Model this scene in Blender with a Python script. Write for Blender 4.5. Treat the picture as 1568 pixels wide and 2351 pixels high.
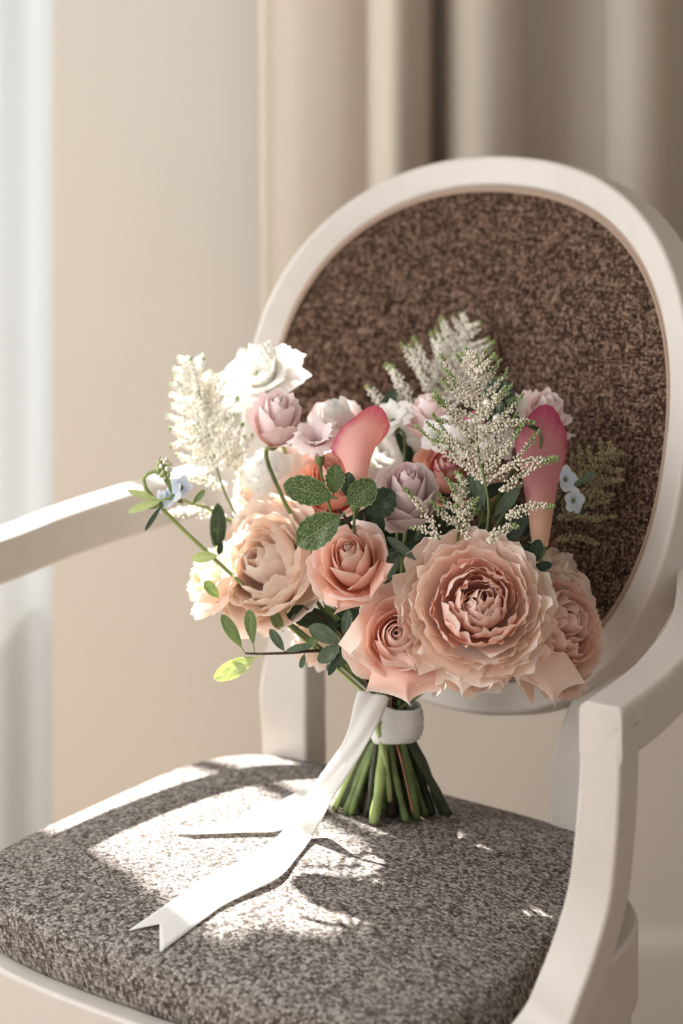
import bpy, bmesh, math, random
from mathutils import Vector, Matrix, noise
for o in list(bpy.data.objects): bpy.data.objects.remove(o)
SC = bpy.context.scene
C = SC.collection
PI = math.pi
V = Vector

# ------------------------------------------------------------------ camera
F, HY, HC = 5550.0, -350.0, 1.28          # focal length and horizon in pixels of the 1568x2351 frame, eye height
cam = bpy.data.cameras.new('camera'); co = bpy.data.objects.new('camera', cam); C.objects.link(co)
co.location = (0, 0, HC); co.rotation_euler = (PI/2, 0, 0)
cam.sensor_fit = 'VERTICAL'; cam.sensor_height = 36; cam.sensor_width = 24
cam.lens = F/2351*36; cam.shift_y = -(1175.5-HY)/2351; cam.clip_start = .05
cam.dof.use_dof = True; cam.dof.focus_distance = 1.87; cam.dof.aperture_fstop = 3.2
SC.camera = co
# ------------------------------------------------------------------ world, sun, window light, added side fill, exposure
w = bpy.data.worlds.new('sky'); SC.world = w; w.use_nodes = True
w.node_tree.nodes['Background'].inputs[0].default_value = (.945, .98, 1, 1)
w.node_tree.nodes['Background'].inputs[1].default_value = .62
sd = V((.378, -.520, -.766))               # sunlight travels from the rear left window towards the camera's right
sl = bpy.data.lights.new('sun', 'SUN'); sl.energy = 20; sl.angle = math.radians(.9); sl.color = (1, .965, .91)
so = bpy.data.objects.new('sun', sl); C.objects.link(so); so.rotation_euler = sd.to_track_quat('-Z', 'Y').to_euler(); so.location = (-1.5, 4, 3)
def area(name, loc, target, sx, sy, e, col):
    l = bpy.data.lights.new(name, 'AREA'); l.shape = 'RECTANGLE'; l.size = sx; l.size_y = sy; l.energy = e; l.color = col
    o = bpy.data.objects.new(name, l); C.objects.link(o); o.location = loc
    o.rotation_euler = (V(target)-V(loc)).to_track_quat('-Z', 'Z').to_euler(); return o
area('side_fill_light', (-1.16, 1.32, 1.35), (1, 1.9, .8), 0.9, 1.5, 15.5, (.97, .985, 1))  # main fill, an area light added at an unseen opening on the left
area('rear_window_daylight', (-.85, 2.74, 1.15), (-.1, 1.6, .7), .5, 1.2, 7, (.9, .96, 1))
SC.view_settings.view_transform = 'Standard'; SC.view_settings.look = 'None'
SC.view_settings.gamma = 1; SC.view_settings.use_curve_mapping = False
SC.view_settings.exposure = 0.62
SC.cycles.use_denoising = True
SC.cycles.max_bounces = 8; SC.cycles.diffuse_bounces = 5; SC.cycles.transparent_max_bounces = 12
SC.cycles.sample_clamp_indirect = 4

def at(px, py, Y):                          # the point at depth Y seen at a frame pixel
    return V(((px-784)/F*Y, Y, HC-(py-HY)/F*Y))

# ------------------------------------------------------------------ helpers
def link(name, me, m=None, parent=None, smooth=True):
    o = bpy.data.objects.new(name, me); C.objects.link(o)
    if m is not None:
        for mm in (m if isinstance(m, (list, tuple)) else [m]): me.materials.append(mm)
    if parent is not None: o.parent = parent
    if smooth and len(me.polygons): me.polygons.foreach_set('use_smooth', [True]*len(me.polygons))
    return o
def pydata(name, vs, fs, m=None, parent=None, smooth=True, uv=None, mi=None):
    me = bpy.data.meshes.new(name); me.from_pydata([tuple(v) for v in vs], [], fs)
    if uv is not None:
        l = me.uv_layers.new(name='UV'); buf = []
        for p in me.polygons:
            for vi in p.vertices: buf += [uv[vi][0], uv[vi][1]]
        l.data.foreach_set('uv', buf)
    o = link(name, me, m, parent, smooth)
    if mi is not None: me.polygons.foreach_set('material_index', mi)
    me.update(); return o
def empty(name, loc, rz=0, parent=None):
    o = bpy.data.objects.new(name, None); C.objects.link(o); o.location = loc; o.rotation_euler = (0, 0, rz)
    o.empty_display_size = .05
    if parent is not None: o.parent = parent
    return o
def tag(o, label=None, cat=None, kind=None, group=None):
    if label: o['label'] = label
    if cat: o['category'] = cat
    if kind: o['kind'] = kind
    if group: o['group'] = group
    return o
def box(name, lo, hi, m, parent=None, bev=0.0, kind=None):
    bm = bmesh.new(); bmesh.ops.create_cube(bm, size=1)
    for v in bm.verts: v.co = V([(lo[i]+hi[i])/2+v.co[i]*(hi[i]-lo[i]) for i in range(3)])
    if bev: bmesh.ops.bevel(bm, geom=bm.edges[:], offset=bev, segments=3, affect='EDGES', profile=.5)
    me = bpy.data.meshes.new(name); bm.to_mesh(me); bm.free()
    o = link(name, me, m, parent, smooth=False)
    if kind: o['kind'] = kind
    return o
def catmull(P, n):
    P = [V(p) for p in P]; out = []
    for i in range(len(P)-1):
        a, b, c, d = P[max(i-1, 0)], P[i], P[i+1], P[min(i+2, len(P)-1)]
        for k in range(n):
            t = k/n
            out.append(.5*((2*b)+(c-a)*t+(2*a-5*b+4*c-d)*t*t+(3*b-a-3*c+d)*t**3))
    out.append(P[-1]); return out
def tube(pts, rads, seg=8, cap=True, vs=None, fs=None):
    """append a round tube to vs, fs; returns them"""
    if vs is None: vs, fs = [], []
    n = len(pts); b0 = len(vs); up = V((.13, .31, .94)); prev = None
    for i, p in enumerate(pts):
        t = (pts[min(i+1, n-1)]-pts[max(i-1, 0)]).normalized()
        if prev is None: x = t.cross(up if abs(t.dot(up)) < .9 else V((1, 0, 0))).normalized()
        else: x = (prev-t*prev.dot(t)).normalized()
        prev = x; y = t.cross(x); r = rads[i] if hasattr(rads, '__len__') else rads
        for k in range(seg):
            a = 2*PI*k/seg; vs.append(p+x*(math.cos(a)*r)+y*(math.sin(a)*r))
    for i in range(n-1):
        for k in range(seg):
            a = b0+i*seg+k; b = b0+i*seg+(k+1) % seg
            fs.append((a, b, b+seg, a+seg))
    if cap:
        fs.append(tuple(b0+k for k in range(seg))[::-1]); fs.append(tuple(b0+(n-1)*seg+k for k in range(seg)))
    return vs, fs
def rrect(w, h, r, n=3):                     # rounded rectangle section, centred
    out = []
    for cx, cy, a0 in ((w/2-r, h/2-r, 0), (-w/2+r, h/2-r, PI/2), (-w/2+r, -h/2+r, PI), (w/2-r, -h/2+r, 1.5*PI)):
        for k in range(n+1):
            a = a0+k/n*PI/2; out.append((cx+r*math.cos(a), cy+r*math.sin(a)))
    return out
def sweep(pts, xs, ys, secs, closed=False, cap=True):
    """sections laid at pts with explicit side axes"""
    vs, fs = [], []; m = len(secs[0]); n = len(pts)
    for p, x, y, s in zip(pts, xs, ys, secs):
        for a, b in s: vs.append(p+x*a+y*b)
    for i in range(n if closed else n-1):
        j = (i+1) % n
        for k in range(m):
            l = (k+1) % m; fs.append((i*m+k, i*m+l, j*m+l, j*m+k))
    if cap and not closed:
        fs.append(tuple(range(m))[::-1]); fs.append(tuple((n-1)*m+k for k in range(m)))
    return vs, fs

# ------------------------------------------------------------------ materials
def newmat(name):
    m = bpy.data.materials.new(name); m.use_nodes = True
    nt = m.node_tree; nt.nodes.clear()
    out = nt.nodes.new('ShaderNodeOutputMaterial'); b = nt.nodes.new('ShaderNodeBsdfPrincipled')
    nt.links.new(b.outputs[0], out.inputs[0]); return m, nt, b, out
def N(nt, t, **kw):
    n = nt.nodes.new(t)
    for k, v in kw.items():
        if k.startswith('i_'): n.inputs[k[2:].replace('_', ' ')].default_value = v
        else: setattr(n, k, v)
    return n
def ramp(nt, stops):
    r = nt.nodes.new('ShaderNodeValToRGB'); e = r.color_ramp.elements
    while len(e) > 1: e.remove(e[-1])
    e[0].position = stops[0][0]; e[0].color = (*stops[0][1], 1)
    for p, c in stops[1:]:
        x = e.new(p); x.color = (*c, 1)
    return r
def paint(name, col, rough=.45, var=.05, bump=.02, scale=60, spec=.5):
    m, nt, b, out = newmat(name); L = nt.links
    tc = N(nt, 'ShaderNodeTexCoord'); no = N(nt, 'ShaderNodeTexNoise'); no.inputs['Scale'].default_value = scale
    no.inputs['Detail'].default_value = 5; L.new(tc.outputs['Object'], no.inputs['Vector'])
    r = ramp(nt, [(.3, tuple(c*(1-var) for c in col)), (.7, tuple(min(1, c*(1+var)) for c in col))])
    L.new(no.outputs[0], r.inputs[0]); L.new(r.outputs[0], b.inputs['Base Color'])
    b.inputs['Roughness'].default_value = rough; b.inputs['Specular IOR Level'].default_value = spec
    bp = N(nt, 'ShaderNodeBump'); bp.inputs['Strength'].default_value = bump; bp.inputs['Distance'].default_value = .002
    L.new(no.outputs[0], bp.inputs['Height']); L.new(bp.outputs[0], b.inputs['Normal'])
    return m
M_wall = paint('wall_paint', (.67, .625, .565), .9, .02, .1, 300, .1)
M_floor = paint('floor_oak', (.42, .31, .22), .5, .15, .1, 20)
M_ceil = paint('ceiling_white', (.85, .83, .8), .9)
M_frame = paint('white_window_paint', (.85, .85, .84), .4)
M_chair = paint('cream_lacquer', (.59, .545, .495), .38, .025, .03, 45, .45)
M_gimp = paint('taupe_cord', (.42, .31, .24), .9, .15, .3, 900, .1)
def speckle_chair():
    nt = M_chair.node_tree; L = nt.links; b = nt.nodes['Principled BSDF']
    src = b.inputs['Base Color'].links[0].from_socket
    tc = N(nt, 'ShaderNodeTexCoord'); vo = N(nt, 'ShaderNodeTexVoronoi'); vo.inputs['Scale'].default_value = 28
    L.new(tc.outputs['Object'], vo.inputs['Vector'])
    r = ramp(nt, [(0, (.2, .15, .12)), (.022, (.3, .25, .2)), (.035, (1, 1, 1))]); L.new(vo.outputs['Distance'], r.inputs[0])
    mx = N(nt, 'ShaderNodeMix', data_type='RGBA', blend_type='MULTIPLY'); mx.inputs[0].default_value = .7
    L.new(src, mx.inputs[6]); L.new(r.outputs[0], mx.inputs[7]); L.new(mx.outputs[2], b.inputs['Base Color'])
speckle_chair()
def weave(name, c0, c1, c2, s, sx, sy, bump, spec=.15, sheen=0., line=0.):
    """knobby woven cloth in the object's own coordinates: cells of yarn, irregular slubs"""
    m, nt, b, out = newmat(name); L = nt.links
    tc = N(nt, 'ShaderNodeTexCoord'); mp = N(nt, 'ShaderNodeMapping'); mp.inputs['Scale'].default_value = (sx, sy, sx)
    L.new(tc.outputs['UV'], mp.inputs['Vector'])
    vo = N(nt, 'ShaderNodeTexVoronoi'); vo.inputs['Scale'].default_value = s; vo.inputs['Randomness'].default_value = .55
    L.new(mp.outputs[0], vo.inputs['Vector'])
    bw = N(nt, 'ShaderNodeRGBToBW'); L.new(vo.outputs['Color'], bw.inputs[0])
    n1 = N(nt, 'ShaderNodeTexNoise'); n1.inputs['Scale'].default_value = 55; n1.inputs['Detail'].default_value = 6
    L.new(tc.outputs['UV'], n1.inputs['Vector'])
    mp2 = N(nt, 'ShaderNodeMapping'); mp2.inputs['Scale'].default_value = (70, 640, 1); L.new(tc.outputs['UV'], mp2.inputs['Vector'])
    n2 = N(nt, 'ShaderNodeTexNoise'); n2.inputs['Scale'].default_value = 1; n2.inputs['Detail'].default_value = 3; L.new(mp2.outputs[0], n2.inputs['Vector'])
    mp3 = N(nt, 'ShaderNodeMapping'); mp3.inputs['Scale'].default_value = (640, 70, 1); L.new(tc.outputs['UV'], mp3.inputs['Vector'])
    n3 = N(nt, 'ShaderNodeTexNoise'); n3.inputs['Scale'].default_value = 1; n3.inputs['Detail'].default_value = 3; L.new(mp3.outputs[0], n3.inputs['Vector'])
    def mth(op, a, c):
        q = N(nt, 'ShaderNodeMath', operation=op)
        for i, x in enumerate((a, c)):
            if isinstance(x, (int, float)): q.inputs[i].default_value = x
            else: L.new(x, q.inputs[i])
        return q.outputs[0]
    val = mth('ADD', mth('MULTIPLY', bw.outputs[0], .5), mth('ADD', mth('MULTIPLY', n1.outputs[0], .16), .11))
    if line:
        val = mth('ADD', val, mth('MULTIPLY', mth('SUBTRACT', mth('MAXIMUM', n2.outputs[0], n3.outputs[0]), .5), line))
    val = mth('SUBTRACT', val, mth('MULTIPLY', vo.outputs['Distance'], .42))
    r = ramp(nt, [(.05, c0), (.28, c1), (.62, c2)]); L.new(val, r.inputs[0]); L.new(r.outputs[0], b.inputs['Base Color'])
    b.inputs['Roughness'].default_value = .95; b.inputs['Specular IOR Level'].default_value = spec
    b.inputs['Sheen Weight'].default_value = sheen; b.inputs['Sheen Roughness'].default_value = .4; b.inputs['Sheen Tint'].default_value = (*[min(1, c*2) for c in c2], 1)
    bp = N(nt, 'ShaderNodeBump'); bp.inputs['Strength'].default_value = bump; bp.inputs['Distance'].default_value = .0012
    L.new(val, bp.inputs['Height']); L.new(bp.outputs[0], b.inputs['Normal'])
    return m
M_seat = weave('grey_brown_tweed', (.050, .039, .032), (.235, .21, .19), (.54, .50, .475), 360, 1, 1.3, .9)
M_back = weave('brown_chenille', (.010, .005, .003), (.060, .033, .021), (.33, .22, .16), 520, 1, 1, .6, .1, .15, 1.2)

def thin(m, nt, b, out, color_socket, tcol, fac):
    """adds light passing through a thin leaf, petal or cloth"""
    L = nt.links; t = N(nt, 'ShaderNodeBsdfTranslucent'); mx = N(nt, 'ShaderNodeMixShader'); mx.inputs[0].default_value = fac
    mc = N(nt, 'ShaderNodeMix', data_type='RGBA', blend_type='MULTIPLY'); mc.inputs[0].default_value = 1
    L.new(color_socket, mc.inputs[6]); mc.inputs[7].default_value = (*tcol, 1); L.new(mc.outputs[2], t.inputs[0])
    L.new(b.outputs[0], mx.inputs[1]); L.new(t.outputs[0], mx.inputs[2]); L.new(mx.outputs[0], out.inputs[0])
def petal_mat(name, base, mid, edge, tcol=(1, .72, .6), fac=.38):
    m, nt, b, out = newmat(name); L = nt.links
    tc = N(nt, 'ShaderNodeTexCoord'); sx = N(nt, 'ShaderNodeSeparateXYZ'); L.new(tc.outputs['UV'], sx.inputs[0])
    mp = N(nt, 'ShaderNodeMapping'); mp.inputs['Scale'].default_value = (26, 3, 1); L.new(tc.outputs['UV'], mp.inputs['Vector'])
    no = N(nt, 'ShaderNodeTexNoise'); no.inputs['Scale'].default_value = 1; no.inputs['Detail'].default_value = 5; L.new(mp.outputs[0], no.inputs['Vector'])
    ad = N(nt, 'ShaderNodeMath', operation='MULTIPLY_ADD'); L.new(no.outputs[0], ad.inputs[0]); ad.inputs[1].default_value = .16; L.new(sx.outputs[1], ad.inputs[2])
    sb = N(nt, 'ShaderNodeMath', operation='SUBTRACT'); L.new(ad.outputs[0], sb.inputs[0]); sb.inputs[1].default_value = .08
    r = ramp(nt, [(0, base), (.5, mid), (.84, mid), (1, edge)]); L.new(sb.outputs[0], r.inputs[0])
    oi = N(nt, 'ShaderNodeObjectInfo'); hs = N(nt, 'ShaderNodeHueSaturation')
    mr = N(nt, 'ShaderNodeMapRange'); mr.inputs['To Min'].default_value = .92; mr.inputs['To Max'].default_value = 1.06; L.new(oi.outputs['Random'], mr.inputs[0])
    L.new(mr.outputs[0], hs.inputs['Value']); L.new(r.outputs[0], hs.inputs['Color'])
    L.new(hs.outputs[0], b.inputs['Base Color']); b.inputs['Roughness'].default_value = .55; b.inputs['Specular IOR Level'].default_value = .25
    bp = N(nt, 'ShaderNodeBump'); bp.inputs['Strength'].default_value = .12; bp.inputs['Distance'].default_value = .002
    L.new(no.outputs[0], bp.inputs['Height']); L.new(bp.outputs[0], b.inputs['Normal'])
    thin(m, nt, b, out, hs.outputs[0], tcol, fac); return m
P_blush = petal_mat('blush_petal', (.96, .70, .50), (.96, .815, .715), (.97, .92, .87), (1, .85, .75))
P_pink = petal_mat('pink_petal', (.95, .56, .43), (.95, .68, .585), (.97, .86, .80), (1, .80, .70))
P_peach = petal_mat('peach_petal', (.98, .78, .62), (.98, .915, .865), (.98, .95, .93), (1, .82, .68), .5)
P_lilac = petal_mat('lilac_petal', (.80, .72, .68), (.84, .76, .76), (.92, .87, .86), (1, .9, .85))
P_lilacin = petal_mat('mauve_petal', (.68, .52, .54), (.76, .64, .67), (.90, .82, .83), (1, .8, .8))
P_pale = petal_mat('pale_pink_petal', (.95, .72, .66), (.94, .84, .84), (.96, .91, .91), (1, .82, .76))
P_white = petal_mat('white_petal', (.90, .88, .72), (.94, .93, .91), (.95, .945, .94), (1, .97, .9))
P_cream = petal_mat('cream_petal', (.88, .74, .48), (.90, .80, .66), (.93, .87, .78), (1, .8, .6))
P_calla = petal_mat('calla_rose_petal', (.93, .72, .55), (.86, .50, .46), (.66, .16, .26), (1, .55, .45), .35)
P_callam = petal_mat('calla_magenta_petal', (.80, .55, .36), (.58, .26, .28), (.42, .06, .16), (1, .6, .5), .3)
P_blue = petal_mat('pale_blue_petal', (.75, .80, .84), (.70, .76, .84), (.80, .84, .90), (.9, .95, 1))
P_coral = petal_mat('coral_petal', (.95, .58, .38), (.93, .62, .52), (.94, .76, .69), (1, .6, .42))
def leaf_mat(name, dark, mid, light, vari=.0, fac=.3):
    m, nt, b, out = newmat(name); L = nt.links
    tc = N(nt, 'ShaderNodeTexCoord'); sp = N(nt, 'ShaderNodeSeparateXYZ'); L.new(tc.outputs['UV'], sp.inputs[0])
    def mth(op, a, c=0.):
        q = N(nt, 'ShaderNodeMath', operation=op)
        for i, x in enumerate((a, c)):
            if isinstance(x, (int, float)): q.inputs[i].default_value = x
            else: L.new(x, q.inputs[i])
        return q.outputs[0]
    au = mth('ABSOLUTE', mth('SUBTRACT', sp.outputs[0], .5))
    vein = mth('SINE', mth('MULTIPLY', mth('SUBTRACT', sp.outputs[1], mth('MULTIPLY', au, .7)), 50.))
    vein = mth('POWER', mth('MAXIMUM', vein, 0.), 6.)
    mid_l = mth('LESS_THAN', au, .018)
    vv = mth('MAXIMUM', mth('MULTIPLY', vein, .30), mid_l)
    no = N(nt, 'ShaderNodeTexNoise'); no.inputs['Scale'].default_value = 9; no.inputs['Detail'].default_value = 8; no.inputs['Roughness'].default_value = .75
    L.new(tc.outputs['UV'], no.inputs['Vector'])
    r = ramp(nt, [(.35, dark), (.65, mid)]); L.new(no.outputs[0], r.inputs[0])
    mp = N(nt, 'ShaderNodeMapping'); mp.inputs['Scale'].default_value = (14, 30, 1); mp.inputs['Rotation'].default_value = (0, 0, .7); L.new(tc.outputs['UV'], mp.inputs['Vector'])
    n2 = N(nt, 'ShaderNodeTexNoise'); n2.inputs['Scale'].default_value = 1; n2.inputs['Detail'].default_value = 6; L.new(mp.outputs[0], n2.inputs['Vector'])
    rv = ramp(nt, [(.53, (0, 0, 0)), (.60, (1, 1, 1))]); L.new(n2.outputs[0], rv.inputs[0])
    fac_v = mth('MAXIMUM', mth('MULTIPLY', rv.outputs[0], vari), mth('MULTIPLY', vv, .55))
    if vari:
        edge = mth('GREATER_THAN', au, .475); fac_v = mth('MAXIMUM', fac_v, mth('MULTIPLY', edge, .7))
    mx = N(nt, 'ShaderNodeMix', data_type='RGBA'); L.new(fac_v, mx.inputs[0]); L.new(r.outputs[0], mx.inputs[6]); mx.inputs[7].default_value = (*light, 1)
    L.new(mx.outputs[2], b.inputs['Base Color']); b.inputs['Roughness'].default_value = .42; b.inputs['Specular IOR Level'].default_value = .4
    bp = N(nt, 'ShaderNodeBump'); bp.inputs['Strength'].default_value = .35; bp.inputs['Distance'].default_value = .001
    L.new(vv, bp.inputs['Height']); L.new(bp.outputs[0], b.inputs['Normal'])
    thin(m, nt, b, out, mx.outputs[2], (1.0, 1.0, .45), fac); return m
L_vari = leaf_mat('variegated_leaf', (.035, .075, .028), (.075, .14, .055), (.33, .38, .20), .7)
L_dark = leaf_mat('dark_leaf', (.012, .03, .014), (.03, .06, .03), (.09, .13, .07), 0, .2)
L_mid = leaf_mat('sage_leaf', (.10, .16, .065), (.20, .27, .12), (.36, .42, .24), .2, .35)
L_pale = leaf_mat('pale_leaf', (.30, .40, .16), (.50, .58, .30), (.75, .78, .5), .4, .4)
L_grey = leaf_mat('grey_green_leaf', (.07, .11, .075), (.14, .19, .13), (.26, .31, .22), 0, .25)
M_stem = paint('stem_green', (.12, .17, .055), .45, .35, .2, 90)
M_stemd = paint('stem_dark', (.03, .035, .016), .45, .5, .2, 90)
M_steml = paint('stem_light', (.30, .38, .13), .45, .25, .2, 60)
M_twig = paint('twig_brown', (.045, .022, .015), .6, .3, .2, 90)
M_rust = paint('twig_rust', (.30, .13, .06), .6, .3, .2, 90)
M_cut = paint('cut_stem_face', (.55, .55, .33), .8, .2, .1, 300)
M_budc = paint('astilbe_cream_buds', (.90, .87, .77), .8, .08, .2, 400, .1)
M_budp = paint('astilbe_ivory_buds', (.74, .68, .57), .8, .1, .2, 400, .1)
M_budg = paint('astilbe_green_buds', (.30, .38, .17), .8, .25, .2, 400, .1)
M_budd = paint('astilbe_shaded_buds', (.34, .29, .16), .8, .25, .2, 400, .1)  # darker copy of the bud colours: shade put into the colour
def cloth_mat(name, col, fac, scale=900, stretch=(1, 1, 1), bump=.25):
    m, nt, b, out = newmat(name); L = nt.links
    tc = N(nt, 'ShaderNodeTexCoord'); mp = N(nt, 'ShaderNodeMapping'); mp.inputs['Scale'].default_value = stretch; L.new(tc.outputs['Object'], mp.inputs['Vector'])
    no = N(nt, 'ShaderNodeTexNoise'); no.inputs['Scale'].default_value = scale; no.inputs['Detail'].default_value = 3; L.new(mp.outputs[0], no.inputs['Vector'])
    r = ramp(nt, [(.3, tuple(c*.95 for c in col)), (.7, col)]); L.new(no.outputs[0], r.inputs[0]); L.new(r.outputs[0], b.inputs['Base Color'])
    b.inputs['Roughness'].default_value = .8; b.inputs['Specular IOR Level'].default_value = .15
    bp = N(nt, 'ShaderNodeBump'); bp.inputs['Strength'].default_value = bump; bp.inputs['Distance'].default_value = .0006
    L.new(no.outputs[0], bp.inputs['Height']); L.new(bp.outputs[0], b.inputs['Normal'])
    thin(m, nt, b, out, r.outputs[0], (1, 1, 1), fac); return m
M_ribbon = cloth_mat('silk_ribbon', (.90, .89, .86), .35)
M_sheer = cloth_mat('white_sheer', (.60, .635, .655), .045, 700)
M_curtain = cloth_mat('cream_curtain', (.60, .53, .445), .10, 500)
mg, nt, b, out = newmat('window_glass')
nt.nodes.remove(b); tr = N(nt, 'ShaderNodeBsdfTransparent'); gl = N(nt, 'ShaderNodeBsdfGlossy'); gl.inputs['Roughness'].default_value = .02
mx = N(nt, 'ShaderNodeMixShader'); mx.inputs[0].default_value = .06
nt.links.new(tr.outputs[0], mx.inputs[1]); nt.links.new(gl.outputs[0], mx.inputs[2]); nt.links.new(mx.outputs[0], out.inputs[0])
M_glass = mg

# ------------------------------------------------------------------ the room
WY = 2.62                                   # front face of the rear wall
XE = -664/F*WY                              # its edge at the window
bm = bmesh.new()
def slab(bm, lo, hi):
    r = bmesh.ops.create_cube(bm, size=1)['verts']
    for v in r: v.co = V([(lo[i]+hi[i])/2+v.co[i]*(hi[i]-lo[i]) for i in range(3)])
def slabs(name, L_, m, **kw):
    bm = bmesh.new()
    for lo, hi in L_: slab(bm, lo, hi)
    me = bpy.data.meshes.new(name); bm.to_mesh(me); bm.free()
    o = link(name, me, m, None, False); o['kind'] = 'structure'; return o
# rear wall: pier right of the window, apron set back below the sill, strip above and left of the window
wb = slabs('wall_back', [((XE, WY, 0), (2.2, WY+.14, 2.7)), ((-1.17, WY+.07, 0), (XE, WY+.14, .46)),
                         ((-1.17, WY, 2.06), (XE, WY+.14, 2.7)), ((-1.3, WY, 0), (-1.17, WY+.14, 2.7))], M_wall)
slabs('wall_left', [((-1.3, -2.6, 0), (-1.17, WY, .6)), ((-1.3, -2.6, 2.3), (-1.17, WY, 2.7)), ((-1.3, -2.6, .6), (-1.17, .85, 2.3)),
                    ((-1.3, 1.8, .6), (-1.17, WY, 2.3))], M_wall)
slabs('wall_right', [((2.2, -2.6, 0), (2.34, WY+.14, 2.7))], M_wall)
slabs('floor', [((-1.3, -2.6, -.1), (2.34, WY+.14, 0))], M_floor)
slabs('ceiling', [((-1.3, -2.6, 2.7), (2.34, WY+.14, 2.8))], M_ceil)
# skirting board with a rounded top
prof = [(0, 0), (.018, 0), (.018, .085), (.016, .098), (.010, .104), (.006, .112), (0, .112)]
vs, fs = [], []
for x in (XE, 2.2):
    for d, z in prof: vs.append((x, WY-d, z))
for k in range(len(prof)-1): fs.append((k, k+1, k+1+len(prof), k+len(prof)))
bb = pydata('baseboard_back', vs, fs, M_wall, smooth=False); bb['kind'] = 'structure'
# rear window: casing bars behind the pier, mullions and glazing bars throw the bars of shade on the arm and seat
win = empty('window_1', (-.95, WY+.1, .5)); win['kind'] = 'structure'
def wp(name, x0, x1, z0, z1, y0=WY+.075, y1=WY+.125, m=M_frame):
    o = box(name, (x0+.95, y0-WY-.1, z0-.5), (x1+.95, y1-WY-.1, z1-.5), m, win, .003 if m is M_frame else 0); return o
wp('window_sill', -1.17, XE-.0, .46, .475, WY+.068, WY+.14)
wp('jamb', XE-.004, XE+.03, .5, 2.06); wp('jamb', -1.17, -1.13, .475, 2.06)
wp('head_rail', -1.13, XE, 2.03, 2.06)
wp('mullion', -.96, -.785, .475, 2.03)
for x in (-.548,): wp('glazing_bar', x-.009, x+.009, .475, 2.03, WY+.09, WY+.115)
for x0, x1 in ((-.785, XE-.004), (-1.13, -.955)):
    wp('pane', x0, x1, .475, 2.03, WY+.1, WY+.104, M_glass)
# swagged valance across the head of the window: its edge ends the patch of sun on the seat
vs, fs = [], []; n_ = 60
def sw_edge(x): return 1.645+.25*max(0, (-x-.62)/.5)
for j in range(11):
    for k in range(n_+1):
        x = -1.15+(-.375+1.15)*k/n_; zb_ = sw_edge(x)+.004*math.sin(k*.9); z = 2.14+(zb_-2.14)*j/10
        vs.append((x, WY-.035+.012*math.sin(k*.55+.5*math.sin(j))*(.4+.06*j), z))
for j in range(10):
    for k in range(n_): a = j*(n_+1)+k; fs.append((a, a+1, a+n_+2, a+n_+1))
vl = pydata('valance', vs, fs, M_curtain); tag(vl, 'cream fabric valance gathered over the top of the window', 'valance')
vl.modifiers.new('thick', 'SOLIDIFY').thickness = .003
# white sheer at the window's inner edge, lit from behind
vs, fs = [], []; n_ = 40
for j in range(13):
    z = 2.3-2.24*j/12
    for k in range(n_+1):
        t = k/n_; vs.append((-.425+(XE+.425-.002)*t, WY+.035+.012*math.sin(t*9+.6+z*.15), z))
for j in range(12):
    for k in range(n_): a = j*(n_+1)+k; fs.append((a, a+1, a+n_+2, a+n_+1))
sh = pydata('sheer_curtain', vs, fs, M_sheer); tag(sh, 'narrow white sheer curtain glowing at the window beside the wall edge', 'curtain')
# curtain: deep soft folds hanging to sill length
CY = 2.55
ctrl = [(598, .0), (612, .022), (640, .028), (700, .045), (770, .046), (838, .030), (846, .040), (880, .085), (915, .100), (960, .072), (990, .012), (1002, .010), (1030, .046), (1075, .090), (1130, .092), (1180, .062), (1186, .0), (1230, -.008), (1380, -.004), (1396, .022), (1440, .046), (1500, .038), (1532, .0), (1560, -.006), (1640, .02), (1720, .06), (1800, .03), (1880, .0)]
cp = catmull([(x, d, 0) for x, d in ctrl], 5)
vs, fs = [], []; nz = 14; zt, zb = 2.35, .62
for j in range(nz+1):
    z = zt+(zb-zt)*j/nz
    for k, p in enumerate(cp):
        sway = .006*math.sin(k*.21+z*3)
        vs.append(((p.x-784)/F*CY+sway*.5, CY-p.y*(1+.06*math.sin(z*4+k*.1)), z))
m_ = len(cp)
for j in range(nz):
    for k in range(m_-1): fs.append((j*m_+k, j*m_+k+1, (j+1)*m_+k+1, (j+1)*m_+k))
cu = pydata('curtain', vs, fs, M_curtain)
s = cu.modifiers.new('thick', 'SOLIDIFY'); s.thickness = .002
tag(cu, 'cream curtain in deep soft folds hanging behind the chair back', 'curtain')
rod = empty('curtain_rod', (.3, WY-.07, 2.36)); tag(rod, 'slim white curtain rod above the cream curtain', 'curtain rod')
v_, f_ = tube([V((-.5, 0, 0)), V((.6, 0, 0))], .012, 12); pydata('pole', v_, f_, M_frame, rod)
for x in (-.45, .55): box('bracket', (x-.008, -.0, -.01), (x+.008, .07, .01), M_frame, rod, .002)

# ------------------------------------------------------------------ the armchair, in its own axes (x along the back, y rearwards)
YAW = .60; OX, OY = .0705, 2.086
ca, sa = math.cos(YAW), math.sin(YAW)
def cw(x, y, z): return V((OX+x*ca+y*sa, OY-x*sa+y*ca, z))
def wc(p): X, Y = p[0]-OX, p[1]-OY; return V((X*ca-Y*sa, X*sa+Y*ca, p[2]))
def onx(px, py, x):                          # point of the chair's plane x = const seen at a pixel, in chair axes
    k = (px-784)/F; d = (x+OX*ca-OY*sa)/(k*ca-sa); return wc((k*d, d, HC-(py-HY)/F*d))
def project(p): return (784+F*p[0]/p[1], HY+F*(HC-p[2])/p[1])
chair = empty('armchair', (OX, OY, 0), -YAW)
tag(chair, 'cream painted oval-back armchair upholstered in grey-brown tweed, holding the bouquet', 'armchair')
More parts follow.
